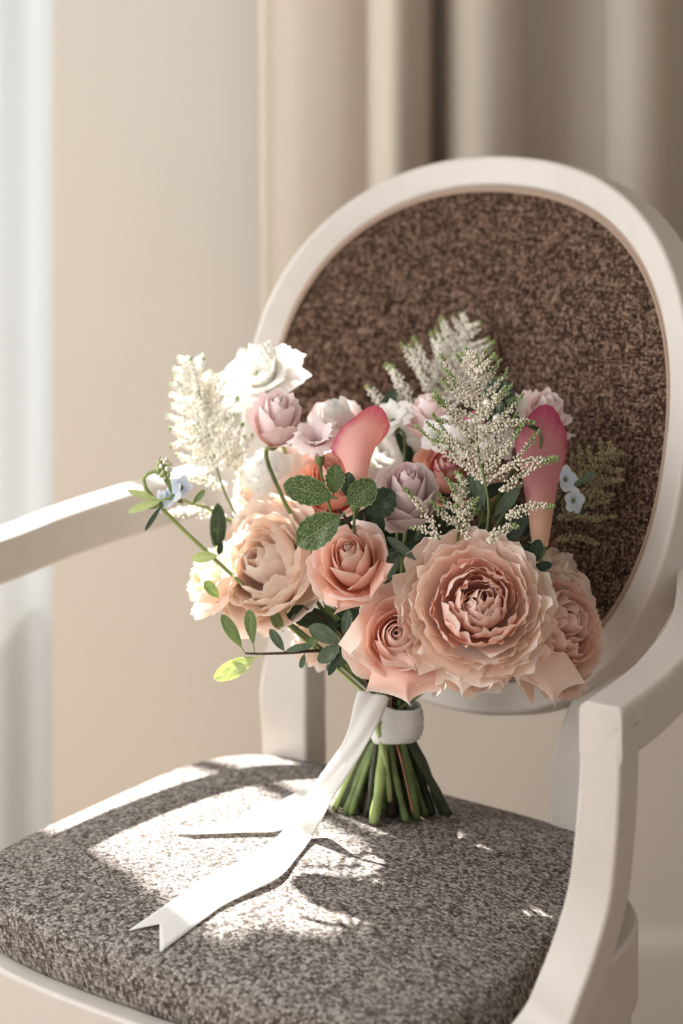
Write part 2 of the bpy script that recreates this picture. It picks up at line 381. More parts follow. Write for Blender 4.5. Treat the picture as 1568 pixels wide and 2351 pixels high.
# seat outline
def outline(t):                              # t in 0..2pi, returns half-extents of the cushion edge
    n = 4.8
    c, s_ = math.cos(t), math.sin(t)
    u = math.copysign(abs(c)**(2/n), c); v = math.copysign(abs(s_)**(2/n), s_)
    y = SY+SD*v
    hw = SWB+(SWF-SWB)*(.5-.5*v)
    if v < 0: y -= .014*(1-u*u)*(-v)           # bowed front
    return u*hw+SX, y
SX, SY, SD, SWB, SWF = .010, -.184, .190, .216, .240
ZE, ZD = .466, .021
def seat_z(x, y):                            # height of the cushion's crown
    n = 4.8; v = (y-SY)/SD; hw = SWB+(SWF-SWB)*(.5-.5*max(-1, min(1, v))); u = (x-SX)/hw
    if v < 0: v *= SD/(SD+.014*(1-min(1, u*u)))
    s = min(1, (abs(u)**n+abs(v)**n)**(1/n))
    return ZE+ZD*(1-s**2.6)
def on_seat(px, py, eps=0.0):
    z = .47
    for _ in range(12):
        d = F*(HC-z)/(py-HY); p = V(((px-784)/F*d, d, z)); c = wc(p); z = seat_z(c.x, c.y)+eps
    return p
NT, rings = 160, []
for s in [i/26 for i in range(27)]: rings.append(('top', s))
vs, fs, uv = [], [], []
S_ = [k/26*.97 for k in range(1, 27)]
vs.append(V((SX, SY, ZE+ZD))); uv.append((SX, SY))
def ring(sc, z, add=0):
    for k in range(NT):
        t = 2*PI*k/NT; x, y = outline(t); x = SX+(x-SX)*sc; y = SY+(y-SY)*sc
        zz = z if z is not None else seat_z(x, y)
        vs.append(V((x, y, zz))); uv.append((x+(x-SX)*add, y+(y-SY)*add))
for s in S_: ring(s, None)
e0 = seat_z(*[SX+(outline(0)[0]-SX)*.97, SY])
for sc, z in ((.985, ZE-.001), (.996, ZE-.006), (1.0, ZE-.013), (1.002, ZE-.024), (.998, ZE-.030), (.99, ZE-.036), (.975, ZE-.039)):
    ring(sc, z, (ZE-z)*4)
nr = (len(vs)-1)//NT
for k in range(NT): fs.append((0, 1+k, 1+(k+1) % NT))
for j in range(nr-1):
    for k in range(NT):
        a, b_ = 1+j*NT+k, 1+j*NT+(k+1) % NT; fs.append((a, a+NT, b_+NT, b_))
fs.append(tuple(1+(nr-1)*NT+k for k in range(NT))[::-1])
seat = pydata('seat_cushion', vs, fs, M_seat, chair, uv=uv)
# wooden rail following the outline
rail_pts, rx = [], []
for k in range(NT):
    t = 2*PI*k/NT; x, y = outline(t); x2, y2 = outline(t+.02); tg = V((x2-x, y2-y, 0)).normalized()
    nrm = V((tg.y, -tg.x, 0)); rail_pts.append(V((SX+(x-SX)*.985, SY+(y-SY)*.985, ZE-.071))); rx.append(nrm)
sec = rrect(.03, .064, .004)
v_, f_ = sweep(rail_pts, rx, [V((0, 0, 1))]*NT, [sec]*NT, closed=True)
pydata('seat_rail', v_, f_, M_chair, chair)
# oval back
BCX, BZ, BA, BB, BR, BN, BY = .0257, .7723, .2295, .2382, .256, 2.19, -.001
sr, cr = math.sin(BR), math.cos(BR)
def bp_(u, v, w_):                           # back-plane coordinates: across, up, out of the front face
    vv = v; w_ = w_+1.15*u*u               # the back is hollowed: its sides come forward
    return V((BCX+u, BY+sr*(vv+BB)-w_*cr - .05*(0), BZ+cr*vv+w_*sr))
def oval(t, off, n=BN):
    c, s_ = math.cos(t), math.sin(t)
    u = (BA-off)*math.copysign(abs(c)**(2/n), c); v = (BB-off)*math.copysign(abs(s_)**(2/n), s_)
    u *= 1+.028*v/BB                         # a little narrower towards the bottom
    return u, v
NB = 144
def ring_sweep(name, off, w_, h_, r_, wc_, m, seg=3):
    pts, xs, ys = [], [], []
    for k in range(NB):
        t = 2*PI*(k+.5)/NB; u, v = oval(t, off); u2, v2 = oval(t+.02, off); u1, v1 = oval(t-.02, off)
        tx, ty = u2-u1, v2-v1; l = math.hypot(tx, ty); nx, ny = ty/l, -tx/l
        pts.append(bp_(u, v, wc_)); o0 = bp_(u, v, 0); e_ = .001
        xx = ((bp_(u+nx*e_, v+ny*e_, 0)-o0)).normalized(); tt_ = (bp_(u+tx/l*e_, v+ty/l*e_, 0)-o0).normalized()
        xs.append(xx); yy = xx.cross(tt_).normalized(); ys.append(yy if yy.y < 0 else -yy)
    s_ = rrect(w_, h_, r_, seg)
    v_, f_ = sweep(pts, xs, ys, [s_]*NB, closed=True)
    return pydata(name, v_, f_, m, chair)
ring_sweep('back_frame', .0138, .0276, .034, .004, -.017, M_chair)
ring_sweep('gimp_cord', .0290, .0028, .004, .0013, -.0005, M_gimp)
ring_sweep('gimp_cord', .0318, .0028, .004, .0013, .0005, M_gimp)
for side, nm, wz in ((1, 'back_upholstery', 0), (-1, 'rear_upholstery', -.03)):
    vs, fs, uv = [], [], []; R_ = 22
    vs.append(bp_(0, 0, wz+side*.016)); uv.append((0, 0))
    for j in range(1, R_+1):
        s = j/R_
        for k in range(NB):
            u, v = oval(2*PI*k/NB, .0322); u *= s; v *= s
            vs.append(bp_(u, v, wz+side*(.016*(1-s**3)-.001))); uv.append((u, v))
    for k in range(NB): fs.append((0, 1+k, 1+(k+1) % NB))
    for j in range(R_-1):
        for k in range(NB):
            a, b_ = 1+j*NB+k, 1+j*NB+(k+1) % NB; fs.append((a, a+NB, b_+NB, b_))
    pydata(nm, vs, fs, M_back, chair, uv=uv)
# rear legs rise to the oval
for sgn in (-1, 1):
    LC = .004; P = [(.160*sgn+LC+.010, BY+.030, .615), (.155*sgn+LC+.004, BY+.022, .575), (.150*sgn+LC, BY+.012, .52), (.148*sgn+LC, BY+.012, .46), (.152*sgn+LC, BY+.016, .38), (.158*sgn+LC, BY+.05, .2), (.165*sgn+LC, BY+.10, 0)]
    pts = catmull(P, 6); n = len(pts); W_ = [.030, .040, .052, .049, .044, .036, .03]; secs = []
    for i in range(n):
        f = i/6; a = W_[min(int(f), 6)]; b_ = W_[min(int(f)+1, 6)]; w_ = a+(b_-a)*(f-int(f)); secs.append(rrect(w_, .034, .004))
    v_, f_ = sweep(pts, [V((1, 0, 0))]*n, [V((0, 1, 0))]*n, secs)
    pydata('rear_leg', v_, f_, M_chair, chair)
# arms: a bar from the side of the oval sweeping out and forward to a mitred corner, then a curved post down to the rail
AZ = .683
P1 = onx(1402, 1661, .310)
for sgn in (1, -1):
    A = [(.205, .046, .705), (.238, .030, .700), (.262, -.012, .693), (.285, -.070, .686), (.298, -.130, .681), (.303, P1.y+.055, .677), (.306, P1.y-.0155, .676)]
    if sgn < 0: A = [(x+.012, y, z+.008) for x, y, z in A]
    pts = catmull([(x*sgn+.004, y, z-.020) for x, y, z in A], 7); n = len(pts); xs, ys, secs = [], [], []
    for i in range(n):
        t = (pts[min(i+1, n-1)]-pts[max(i-1, 0)]).normalized(); x = t.cross(V((0, 0, 1))).normalized()
        k = i/(n-1); xs.append(x); ys.append(V((0, 0, 1)))
        secs.append(rrect(.033, .040+.022*max(0, 1-k*4)**1.5, .005))
    v_, f_ = sweep(pts, xs, ys, secs); pydata('armrest', v_, f_, M_chair, chair)
    PP = [V((.310, P1.y, .650)), P1, onx(1397, 1800, .309), onx(1389, 1916, .307), onx(1373, 2050, .303), onx(1340, 2172, .297), onx(1300, 2280, .290), onx(1264, 2360, .283)]
    e_ = PP[-1]; PP += [V((e_.x-.012, e_.y-.022, e_.z-.025)), V((e_.x-.020, e_.y-.035, .40)), V((e_.x-.022, e_.y-.036, .37))]
    if sgn > 0: POST = [tuple(p) for p in PP]
    PP = [V((p.x*sgn+(.012*sgn*-1 if sgn < 0 else 0)*-1, p.y, p.z+(.006 if sgn < 0 else 0)*max(0, (p.z-.45)/.22))) for p in PP]
    pts = catmull(PP, 6); n = len(pts); xs, ys, secs = [], [], []
    for i in range(n):
        t = (pts[min(i+1, n-1)]-pts[max(i-1, 0)]).normalized()
        if i < 5: t = V((0, 0, -1))
        x = V((1, 0, 0)); x = (x-t*x.dot(t)).normalized(); y = x.cross(t).normalized()
        if y.y > 0: y = -y
        k = i/(n-1); xs.append(x); ys.append(y); secs.append(rrect(.032+.008*k, .030, .0035))
    v_, f_ = sweep(pts, xs, ys, secs); pydata('arm_post', v_, f_, M_chair, chair)
    # front leg
    pts = [V((PP[-1].x, PP[-1].y, z)) for z in (.37, .33, .318, .30, .29, .02, 0)]
    v_, f_ = tube(pts, [.026, .026, .020, .022, .021, .012, .011], 20); pydata('front_leg', v_, f_, M_chair, chair)
for o in chair.children:
    if o.data and o.data.materials and o.data.materials[0] == M_chair:
        o.modifiers.new('wn', 'WEIGHTED_NORMAL').weight = 80

# ------------------------------------------------------------------ the bouquet
BASE = on_seat(890, 1880)
bq = empty('bouquet', BASE)
tag(bq, 'blush rose and astilbe bridal bouquet tied with white ribbon, standing on the seat', 'bouquet')
def rel(p): return V(p)-BASE
WRAP = at(893, 1640, 1.972)
rnd = random.Random(5)
def fan(n): return n.normalized()
def petal(name, parent, m, prof, hw, phi, nu=11, nv=10, round_=.35, flat=1.0, skew=.0, curl=0., curlz=0., ruffle=.0, tip=0., seed=0, cut=0.):
    """one petal: bezier profile (radius, height) turned about the flower's axis"""
    vs, fs, uv = [], [], []; cp_, sp_ = math.cos(phi), math.sin(phi)
    (r0, z0), (r1, z1), (r2, z2), (r3, z3) = prof; S = seed*7.31
    for j in range(nv+1):
        v0 = j/nv
        for i in range(nu+1):
            u = -1+2*i/nu
            v = v0*(1-round_*abs(u)**2.6*(.3+.7*v0)+tip*(1-abs(u))**2*v0)
            v += ruffle*1.3*v0**4*noise.noise(V((u*2.6+S, S*.7, v0)))
            b0, b1, b2, b3 = (1-v)**3, 3*v*(1-v)**2, 3*v*v*(1-v), v**3
            r = b0*r0+b1*r1+b2*r2+b3*r3; z = b0*z0+b1*z1+b2*z2+b3*z3
            width = hw*math.sin(PI/2*min(1, .12+1.25*v0**.8))
            rc = max(r, hw*.22, .002)*flat; th = u*width/rc
            if abs(th) > 2.6: th = math.copysign(2.6, th)
            rad = r-rc+rc*math.cos(th)+skew*u*hw; tan = rc*math.sin(th)
            e = v0**5; rad += curl*e*(.55+.45*abs(u)); z += curlz*e*(.55+.45*abs(u))-.0*e
            q = noise.noise(V((u*3.1+S, v0*2.2, S)))*ruffle*hw*1.7*(v0**2)
            q2 = noise.noise(V((u*6.3+S, v0*3.2, S+9)))*ruffle*hw*1.0*(v0**4)
            rad += q+q2; z += q*.5
            vs.append((rad*cp_-tan*sp_, rad*sp_+tan*cp_, z)); uv.append(((u+1)/2, v0))
    for j in range(nv):
        for i in range(nu):
            a = j*(nu+1)+i; fs.append((a, a+1, a+nu+2, a+nu+1))
    return pydata(name, vs, fs, m, parent, uv=uv)
def frame_of(axis, roll=0):
    z = V(axis).normalized(); x = V((0, 0, 1)).cross(z)
    if x.length < .1: x = V((1, 0, 0))
    x.normalize(); y = z.cross(x)
    return Matrix((x, y, z)).transposed() @ Matrix.Rotation(roll, 3, 'Z')
MATS = {}
def flower_root(name, label, centre, axis, H, cen=.55, stem=True, R=.02, roll=0, smat=None):
    """the part: green cup under the petals and its own stem down to the tie; petals are its children"""
    M3 = frame_of(axis, roll); pos = V(centre)-M3 @ V((0, 0, H*cen))
    vs, fs = [], []
    cr_ = R*.20
    tube([V((0, 0, z)) for z in (-.010, -.006, 0, .004)], [cr_*.35, cr_*.85, cr_, cr_*.7], 10, True, vs, fs)
    if stem:
        inv = M3.transposed(); W_ = inv @ (WRAP+V((rnd.uniform(-.010, .010), rnd.uniform(-.008, .008), rnd.uniform(0, .01)))-pos)
        P = [V((0, 0, -.006)), V((0, 0, -.03)), W_*.5+V((0, 0, -.018)), W_]
        pts = catmull(P, 6); tube(pts, .0018 if R > .025 else .0012, 7, True, vs, fs)
    o = pydata(name, vs, fs, smat or M_stem, bq); o.matrix_local = Matrix.Translation(rel(pos)) @ M3.to_4x4(); MATS[o.name] = Matrix.Translation(pos) @ M3.to_4x4()
    if label: o['label'] = label
    return o
GA = 2.39996
def rose(label, px, py, Y, R, axis, H=None, n=34, mi=P_pink, mo=None, openness=.6, rosette=False, seed=1, cen=.55, ruffle=.05, roll=0, stem=True, name='rose', outer_curl=.12, droop=.0, res=1.0, narrow=1.0, bowl=.8, off=(0, 0), hwk=1.0):
    H = H or R*1.1; mo = mo or mi
    rt = flower_root(name, label, at(px, py, Y), axis, H, cen, stem, R, roll)
    rg = random.Random(seed)
    for i in range(n):
        t = i/(n-1); j = lambda a: rg.uniform(-a, a)
        phi = i*GA+j(.25)
        m = mi if t < .55 else mo
        if rosette:                           # many-petalled open garden rose
            rr = R*(.12+.88*t**.8)*(1+j(.05)); zt = H*(.86-.50*max(0, t-.3)**1.2*1.5)+j(.05)*H
            inner = max(0, 1-t/.55)
            rm = rr*(.95-.10*inner)
            pf = [(R*.05, 0), (rm*.80, -H*.02), (rm*(1.12+.15*inner), zt*.62), (rr*(1.0-.62*inner), zt)]
            hw = R*(.24+.34*t*hwk)*(1+j(.18)); fl = 1.0+.8*rg.random()*inner
            ctr = (phi*.0+off[0]*R*inner*.6, off[1]*R*inner*.6)
            p_ = petal('petal', rt, m, pf, hw, phi, int(13*res), int(9*res), .20, fl, .07, R*.07*t, -R*.06*t, ruffle, 0, seed*100+i)
            p_.location = (ctr[0], ctr[1], 0); p_.rotation_euler = (j(.10)+off[1]*-.2*inner, j(.10)+off[0]*.2*inner, 0)
        else:                                 # high-centred rose: spiral bud, petals opening and rolling back
            tt = t**1.0
            rr = R*(.07+.42*tt+.51*max(0, tt-.35)**1.2*openness*1.67)*(1+j(.04))
            zt = H*(1.0-.06*tt-.52*max(0, tt-.35)**1.5*1.5)*(1+j(.03))-droop*R*max(0, tt-.6)*2
            rm = R*(.10+.56*tt**.8)*narrow
            pf = [(R*.03 if t < .15 else R*.05, 0 if t > .15 else H*.3), (rm, 0 if t > .3 else H*.25), (rm*1.05, zt*bowl*.8), (rr*(.35 if t < .12 else .75 if t < .3 else 1.0), zt)]
            hw = R*(.26+.42*tt)*(1+j(.08)); big = max(0, tt-.4)/.6
            petal('petal', rt, m, pf, hw, phi, int((10+5*t)*res), int(10*res), .32, 1.0+.12*big, .05, outer_curl*R*big, -outer_curl*.9*R*big, ruffle*(.4+.9*big), .10*big*rg.random(), seed*100+i)
    return rt
# small flower of a few loose petals (sweet pea, stock, freesia)
def blossom(label, px, py, Y, R, axis, m, n=5, layers=1, seed=3, name='blossom', ruffle=.09, open_=.9, stem=True, H=None, roll=0):
    H = H or R*.7; rt = flower_root(name, label, at(px, py, Y), axis, H, .5, stem, R, roll, M_stem); rg = random.Random(seed)
    for l in range(layers):
        f = 1-l*.28
        for i in range(n):
            phi = 2*PI*i/n+l*.6+rg.uniform(-.2, .2)
            pf = [(R*.04, 0), (R*.18, H*.55), (R*.5*open_*f, H*.8), (R*open_*f, H*(1.0-.35*open_+.25*l))]
            petal('petal', rt, m, pf, R*.52*f, phi, 10, 9, .30, 1.5, .05, R*.06, -R*.08, ruffle, .05, seed*60+i+l*9)
    return rt

# --- leaves
def leaf_mesh(name, parent, m, p0, p1, wid, nrm=V((0, -1, .3)), droop=.1, fold=.18, teeth=.0, seed=0, pet=.1, obov=.0):
    p0, p1 = V(p0), V(p1); d = p1-p0; Ln = d.length; d.normalize(); nrm = (nrm-d*nrm.dot(d)).normalized(); sd_ = d.cross(nrm)
    vs, fs, uv = [], [], []; nu, nv = 8, 26 if teeth else 14; S = seed*3.17
    for j in range(nv+1):
        v = j/nv; vv = max(0, (v-pet)/(1-pet)); sh = vv**(.75+obov)*(1-vv)**(.62-.25*obov)*1.62 if vv > 0 else 0
        hw = wid/2*max(sh, .05*(1-v))
        for i in range(nu+1):
            u = -1+2*i/nu
            tz = teeth*abs(math.sin(vv*PI*6+S))*abs(u)**3 if teeth else 0
            x = u*hw*(1+tz+.08*noise.noise(V((vv*3, S, u))))
            h = fold*abs(u)*hw-droop*Ln*v*v*1.0+droop*Ln*.0+.10*hw*noise.noise(V((u*2, vv*4, S)))*2
            vs.append(p0+d*(v*Ln)+sd_*x+nrm*h); uv.append(((u+1)/2, v))
    for j in range(nv):
        for i in range(nu):
            a = j*(nu+1)+i; fs.append((a, a+1, a+nu+2, a+nu+1))
    return pydata(name, vs, fs, m, parent, uv=uv)
def sprig(label, stem_px, leaves, m=L_vari, smat=M_twig, r=.0011, name='foliage_sprig', to_wrap=True):
    """stem_px: (px, py, Y) points from the outer end inwards; leaves: (x0, y0, x1, y1, Y, width px[, material, dY, options])"""
    pts = [rel(at(*p)) for p in stem_px]
    if to_wrap: pts.append(rel(WRAP+V((rnd.uniform(-.01, .01), 0, .01))))
    c = catmull(pts, 6); v_, f_ = tube(c, [r*(.8+1.2*i/len(c)) for i in range(len(c))], 6)
    st = pydata(name, v_, f_, smat, bq); st['label'] = label
    for k, lf in enumerate(leaves):
        x0, y0, x1, y1, Y, wd = lf[:6]; mm = lf[6] if len(lf) > 6 and lf[6] else m; dy = lf[7] if len(lf) > 7 else 0; kw = lf[8] if len(lf) > 8 else {}
        kw = dict(kw); nn = kw.pop('n', None)
        leaf_mesh('leaf', st, mm, rel(at(x0, y0, Y)), rel(at(x1, y1, Y+dy)), wd/F*Y, V(nn) if nn else V((rnd.uniform(-.3, .3), -1, rnd.uniform(.1, .6))), seed=k+int(x0), **kw)
    return st

# --- astilbe plume
ICO = []
_b = bmesh.new(); bmesh.ops.create_icosphere(_b, subdivisions=1, radius=1); ICO_V = [v.co.copy() for v in _b.verts]; ICO_F = [tuple(v.index for v in f.verts) for f in _b.faces]; _b.free()
OCT_V = [V(v) for v in ((1, 0, 0), (-1, 0, 0), (0, 1, 0), (0, -1, 0), (0, 0, 1), (0, 0, -1))]
OCT_F = [(0, 2, 4), (2, 1, 4), (1, 3, 4), (3, 0, 4), (2, 0, 5), (1, 2, 5), (3, 1, 5), (0, 3, 5)]
def spike(parent, pts, rad, n, green, seed, mats, bead=.0012, twig=True):
    """a spike of buds along a curve: small side clusters that taper to a green tip"""
    rg = random.Random(seed); c = catmull(pts, 6); vs, fs = tube(c, [.0006]*len(c), 5); mi = [2]*len(fs)
    for k in range(n):
        t = (k+.5)/n; f = t*(len(c)-1); i = min(int(f), len(c)-2); p = c[i].lerp(c[i+1], f-i); tg = (c[i+1]-c[i]).normalized()
        prof = rad*(1-t)**.55*min(1, .45+2.2*t)
        a = k*GA+rg.uniform(-.4, .4); side = tg.orthogonal().normalized(); side = Matrix.Rotation(a, 3, tg) @ side
        for q in range(2):
            s_ = (.35+.75*q)*prof*rg.uniform(.75, 1.2)
            pp = p+side*s_+tg*(s_*.35)+V([rg.uniform(-1, 1)*bead*.6 for _ in range(3)])
            b = bead*rg.uniform(.7, 1.2)*(1-.35*t); i0 = len(vs)
            vs += [pp+V((x.x*b, x.y*b, x.z*b*1.15)) for x in ICO_V]; fs += [tuple(i0+z for z in g) for g in ICO_F]
            mi += [1 if t > 1-green*rg.uniform(.6, 1.3) else 0]*len(ICO_F)
    o = pydata('flower_spike', vs, fs, mats, parent, mi=mi); return o
def plume(label, base, tip, spread, n, rad, seed, cream=M_budp, green=.3, tipg=M_budg, beads=46, up=.55, flatn=.5, extra=(), smat=M_stem, start=.25, bead=.0012, stemend=True, lo=.35):
    """base, tip: world points; side spikes leave the stem all round, shorter towards the top"""
    rg = random.Random(seed); b, t = V(base), V(tip); ax = (t-b); Ln = ax.length; ax.normalize()
    mid = b.lerp(t, .5)+V((rg.uniform(-.006, .006), 0, 0)); P = [b, mid, t]
    if stemend: P = [WRAP+V((rg.uniform(-.01, .01), .0, .01)), WRAP.lerp(b, .5)+V((0, 0, .0))]+P
    c = catmull([rel(p) for p in P], 6); v_, f_ = tube(c, [.0016-.0010*i/len(c) for i in range(len(c))], 6)
    st = pydata('astilbe_plume', v_, f_, smat, bq); st['label'] = label; mats = [cream, tipg, smat]
    sidev = ax.cross(V((0, 1, 0))).normalized(); dep = ax.cross(sidev).normalized()
    for k in range(n):
        f = start+(1-start)*(k+.3)/n; p = b.lerp(mid, f*2) if f < .5 else mid.lerp(t, f*2-1)
        a = (0 if k % 2 else PI)+rg.uniform(-.9, .9); out_ = sidev*math.cos(a)+dep*(math.sin(a)*flatn)
        ln = spread*(1-f)**.75*rg.uniform(.8, 1.15)+Ln*.06
        d = (out_+ax*up*rg.uniform(.7, 1.3)).normalized()
        e = p+d*ln; m_1 = p.lerp(e, .5)+V((0, 0, -.06*ln)); e = e+ax*(.10*ln)
        spike(st, [rel(p), rel(m_1), rel(e)], rad*(.6+.4*(1-f)), max(10, int(beads*(ln/spread+lo))), green, seed*50+k, mats, bead)
    spike(st, [rel(b.lerp(t, .6)), rel(b.lerp(t, .8)+V((.001, 0, 0))), rel(t)], rad*.9, beads, green, seed*50+49, mats, bead)
    for k, (x0, y0, x1, y1, Y, rr, nb) in enumerate(extra):
        p, e = at(x0, y0, Y), at(x1, y1, Y); spike(st, [rel(p), rel(p.lerp(e, .5)+V((0, 0, .004))), rel(e)], rr, nb, green, seed*50+60+k, mats, bead)
    return st

# --- calla
def calla(label, px, py, Y, H, R, axis, m, roll=0, seed=1, op=1.0):
    rt = flower_root('calla_lily', label, at(px, py, Y), axis, H, .55, True, R*.8, roll)
    vs, fs, uv = [], [], []; nu, nv = 36, 20
    for j in range(nv+1):
        v = j/nv
        for i in range(nu+1):
            th = -PI*1.12+2.24*PI*i/nu; back = .5+.5*math.cos(th)   # 1 at the tall pointed side
            h = H*v*(.60+.40*back**1.2)
            r = R*(.16+.30*v+.62*op*v**4*(.5+.6*back))+.0025*(th/PI)
            r += R*.10*v**3*math.sin(th*2+seed)
            z = h-R*.30*op*v**8*(1-back*.3)
            tipb = max(0, back-.93)/.07*v**10*R*.22
            vs.append(((r+tipb*.4)*math.cos(th), (r)*math.sin(th), z+tipb)); uv.append((i/nu, v))
    for j in range(nv):
        for i in range(nu):
            a = j*(nu+1)+i; fs.append((a, a+1, a+nu+2, a+nu+1))
    pydata('spathe', vs, fs, m, rt, uv=uv)
    v_, f_ = tube([V((0, 0, H*k)) for k in (.05, .2, .4, .55, .6)], [.003, .0035, .0035, .0028, .0008], 8); pydata('spadix', v_, f_, M_budc, rt)
    return rt

# ------------------------------------------------------------------ the roses
ROSE = {}
ROSE['r1'] = rose('large open blush garden rose facing forward', 1092, 1385, 1.845, .0585, (-.02, -.82, .52), H=.044, n=70, mi=P_pink, mo=P_blush, rosette=True, seed=11, cen=.5, ruffle=.10, res=1.3, off=(.10, -.05))
ROSE['r2'] = rose('pink rose with pointed drooping outer petals above the ribbon', 915, 1462, 1.855, .044, (-.10, -.85, .42), H=.044, n=28, mi=P_pink, openness=.95, seed=22, outer_curl=.16, ruffle=.05, droop=.25, res=1.2)
ROSE['r3'] = rose('pink half-open rose under the leaves', 806, 1285, 1.865, .036, (-.12, -.72, .62), H=.060, n=26, mi=P_pink, openness=.72, seed=35, outer_curl=.22, ruffle=.035, res=1.2)
ROSE['r4'] = rose('big sunlit peach garden rose turned to the window', 607, 1285, 1.952, .056, (-.50, -.62, .52), H=.056, n=44, hwk=1.5, mi=P_peach, mo=P_peach, rosette=True, seed=41, ruffle=.10, res=1.1)
rose('lilac rose with mauve heart', 935, 1125, 1.905, .034, (.02, -.55, .84), H=.056, n=26, mi=P_lilacin, mo=P_lilac, openness=.75, seed=52, ruffle=.04, res=1.1, cen=.6)
ROSE['r6'] = rose('blush garden rose seen from the side against the chair back', 1290, 1440, 1.915, .056, (.62, -.62, .30), H=.062, n=52, mi=P_pink, mo=P_blush, rosette=True, seed=63, ruffle=.10)
rose('pink rose at upper edge beside the brown upholstery', 1248, 950, 1.98, .030, (.35, -.35, .80), H=.042, n=24, mi=P_pale, mo=P_pale, openness=.9, seed=71, ruffle=.09, narrow=.9)
rose('pale pink rose behind the astilbe', 985, 950, 2.0, .030, (-.05, -.12, 1), H=.036, n=22, mi=P_pale, mo=P_pale, openness=1.0, seed=83, ruffle=.08, bowl=.9)
rose('pale lilac-pink rose near the chair frame', 636, 955, 1.95, .029, (.12, -.45, .85), H=.046, n=20, mi=P_pale, mo=P_pale, openness=.95, seed=91, ruffle=.11)
rose('cream garden rose at lower outer edge', 480, 1318, 1.97, .034, (-.75, -.2, .45), H=.04, n=30, mi=P_cream, mo=P_peach, rosette=True, seed=101, ruffle=.1)
rose('white rose washed by the sun', 615, 1085, 2.03, .040, (-.55, -.2, .8), H=.045, n=34, mi=P_white, mo=P_peach, rosette=True, seed=112, ruffle=.09)
rose('cream rose hidden behind the blush rose', 1268, 1310, 1.955, .036, (.45, -.2, .8), H=.05, n=26, mi=P_cream, mo=P_cream, rosette=True, seed=121, ruffle=.1)
rose('white rose at the heart of the bouquet', 905, 1005, 2.05, .034, (-.1, -.4, .9), H=.04, n=26, mi=P_white, mo=P_white, rosette=True, seed=131, ruffle=.1)
rose('brownish pink rose under the large blush rose', 1085, 1530, 1.90, .040, (.15, -.55, -.35), H=.04, n=22, mi=P_pink, mo=P_blush, openness=1.0, seed=141, ruffle=.1, outer_curl=.2)
rose('coral rose in shade behind the lilac rose', 1030, 1085, 1.975, .033, (.1, -.5, .6), H=.045, n=24, mi=P_coral, mo=P_coral, openness=.8, seed=151, ruffle=.06)
rose('coral rose behind the leaves', 760, 1105, 1.975, .036, (-.1, -.5, .7), H=.045, n=24, mi=P_coral, mo=P_coral, openness=.8, seed=161, ruffle=.06)
rose('peach rose low behind the leaf sprig', 720, 1475, 2.0, .034, (-.45, -.3, -.3), H=.04, n=20, mi=P_blush, mo=P_peach, openness=.9, seed=171, ruffle=.08)
rose('pale rose behind the upper calla', 775, 965, 2.0, .033, (-.2, -.3, .9), H=.04, n=24, mi=P_white, mo=P_pale, openness=.9, seed=181, ruffle=.08)
blossom('small pink frilled blossom beside the calla', 728, 1015, 1.92, .021, (-.1, -.5, .8), P_pale, 6, 2, 5, ruffle=.16, H=.034)
blossom('white blossom catching full sun', 606, 880, 2.06, .042, (-.25, -.45, .75), P_white, 7, 3, 6, ruffle=.12, H=.042)
for k, (x, y, Y, r, ax) in enumerate([(1085, 1010, 1.93, .019, (.1, -.7, .6)), (1140, 1005, 1.95, .020, (.3, -.7, .5)), (900, 960, 1.99, .02, (-.3, -.5, .8)), (1175, 930, 1.965, .016, (.2, -.6, .7)), (1010, 1000, 1.96, .018, (-.2, -.6, .7))]):
    blossom('small white stock flower among the astilbe', x, y, Y, r, ax, P_white, 5, 2, 20+k, ruffle=.12)
for k, (x, y, Y, r, ax) in enumerate([(395, 1138, 1.93, .011, (-.5, -.5, .5)), (372, 1150, 1.935, .010, (-.7, -.4, .1)), (1300, 1100, 1.95, .012, (.5, -.6, .4)), (1318, 1150, 1.95, .011, (.5, -.7, .1)), (415, 1118, 1.94, .010, (-.1, -.7, .5))]):
    blossom('tiny pale blue blossom at the rim', x, y, Y, r, ax, P_blue, 5, 1, 30+k, ruffle=.05, stem=False)
for k, (x, y, Y, m_) in enumerate([(835, 1010, 2.07, P_white), (905, 1055, 2.07, P_pale), (1000, 1050, 2.06, P_white), (1090, 1085, 2.045, P_cream), (960, 985, 2.06, P_white), (720, 1040, 2.06, P_pale)]):  # hidden roses added to close gaps that let sun reach the seat
    rose('added rose at the rear of the bouquet, half hidden, keeping sun off the seat', x, y, Y, .036, (-.1, .2, .95), H=.045, n=20, mi=m_, mo=m_, rosette=True, seed=200+k, ruffle=.08, res=.8)
calla('pink calla lily with a dark rim', 818, 1040, 1.90, .066, .030, (.02, .38, .92), P_calla, 2.1, 1, .6)
calla('magenta calla lily beside the brown upholstery', 1238, 1090, 1.925, .100, .040, (.04, .34, .94), P_callam, 1.75, 2, .3)
calla('small pink calla half hidden behind the astilbe', 1050, 1040, 1.965, .06, .026, (-.35, -.3, .85), P_callam, 1.0, 3)

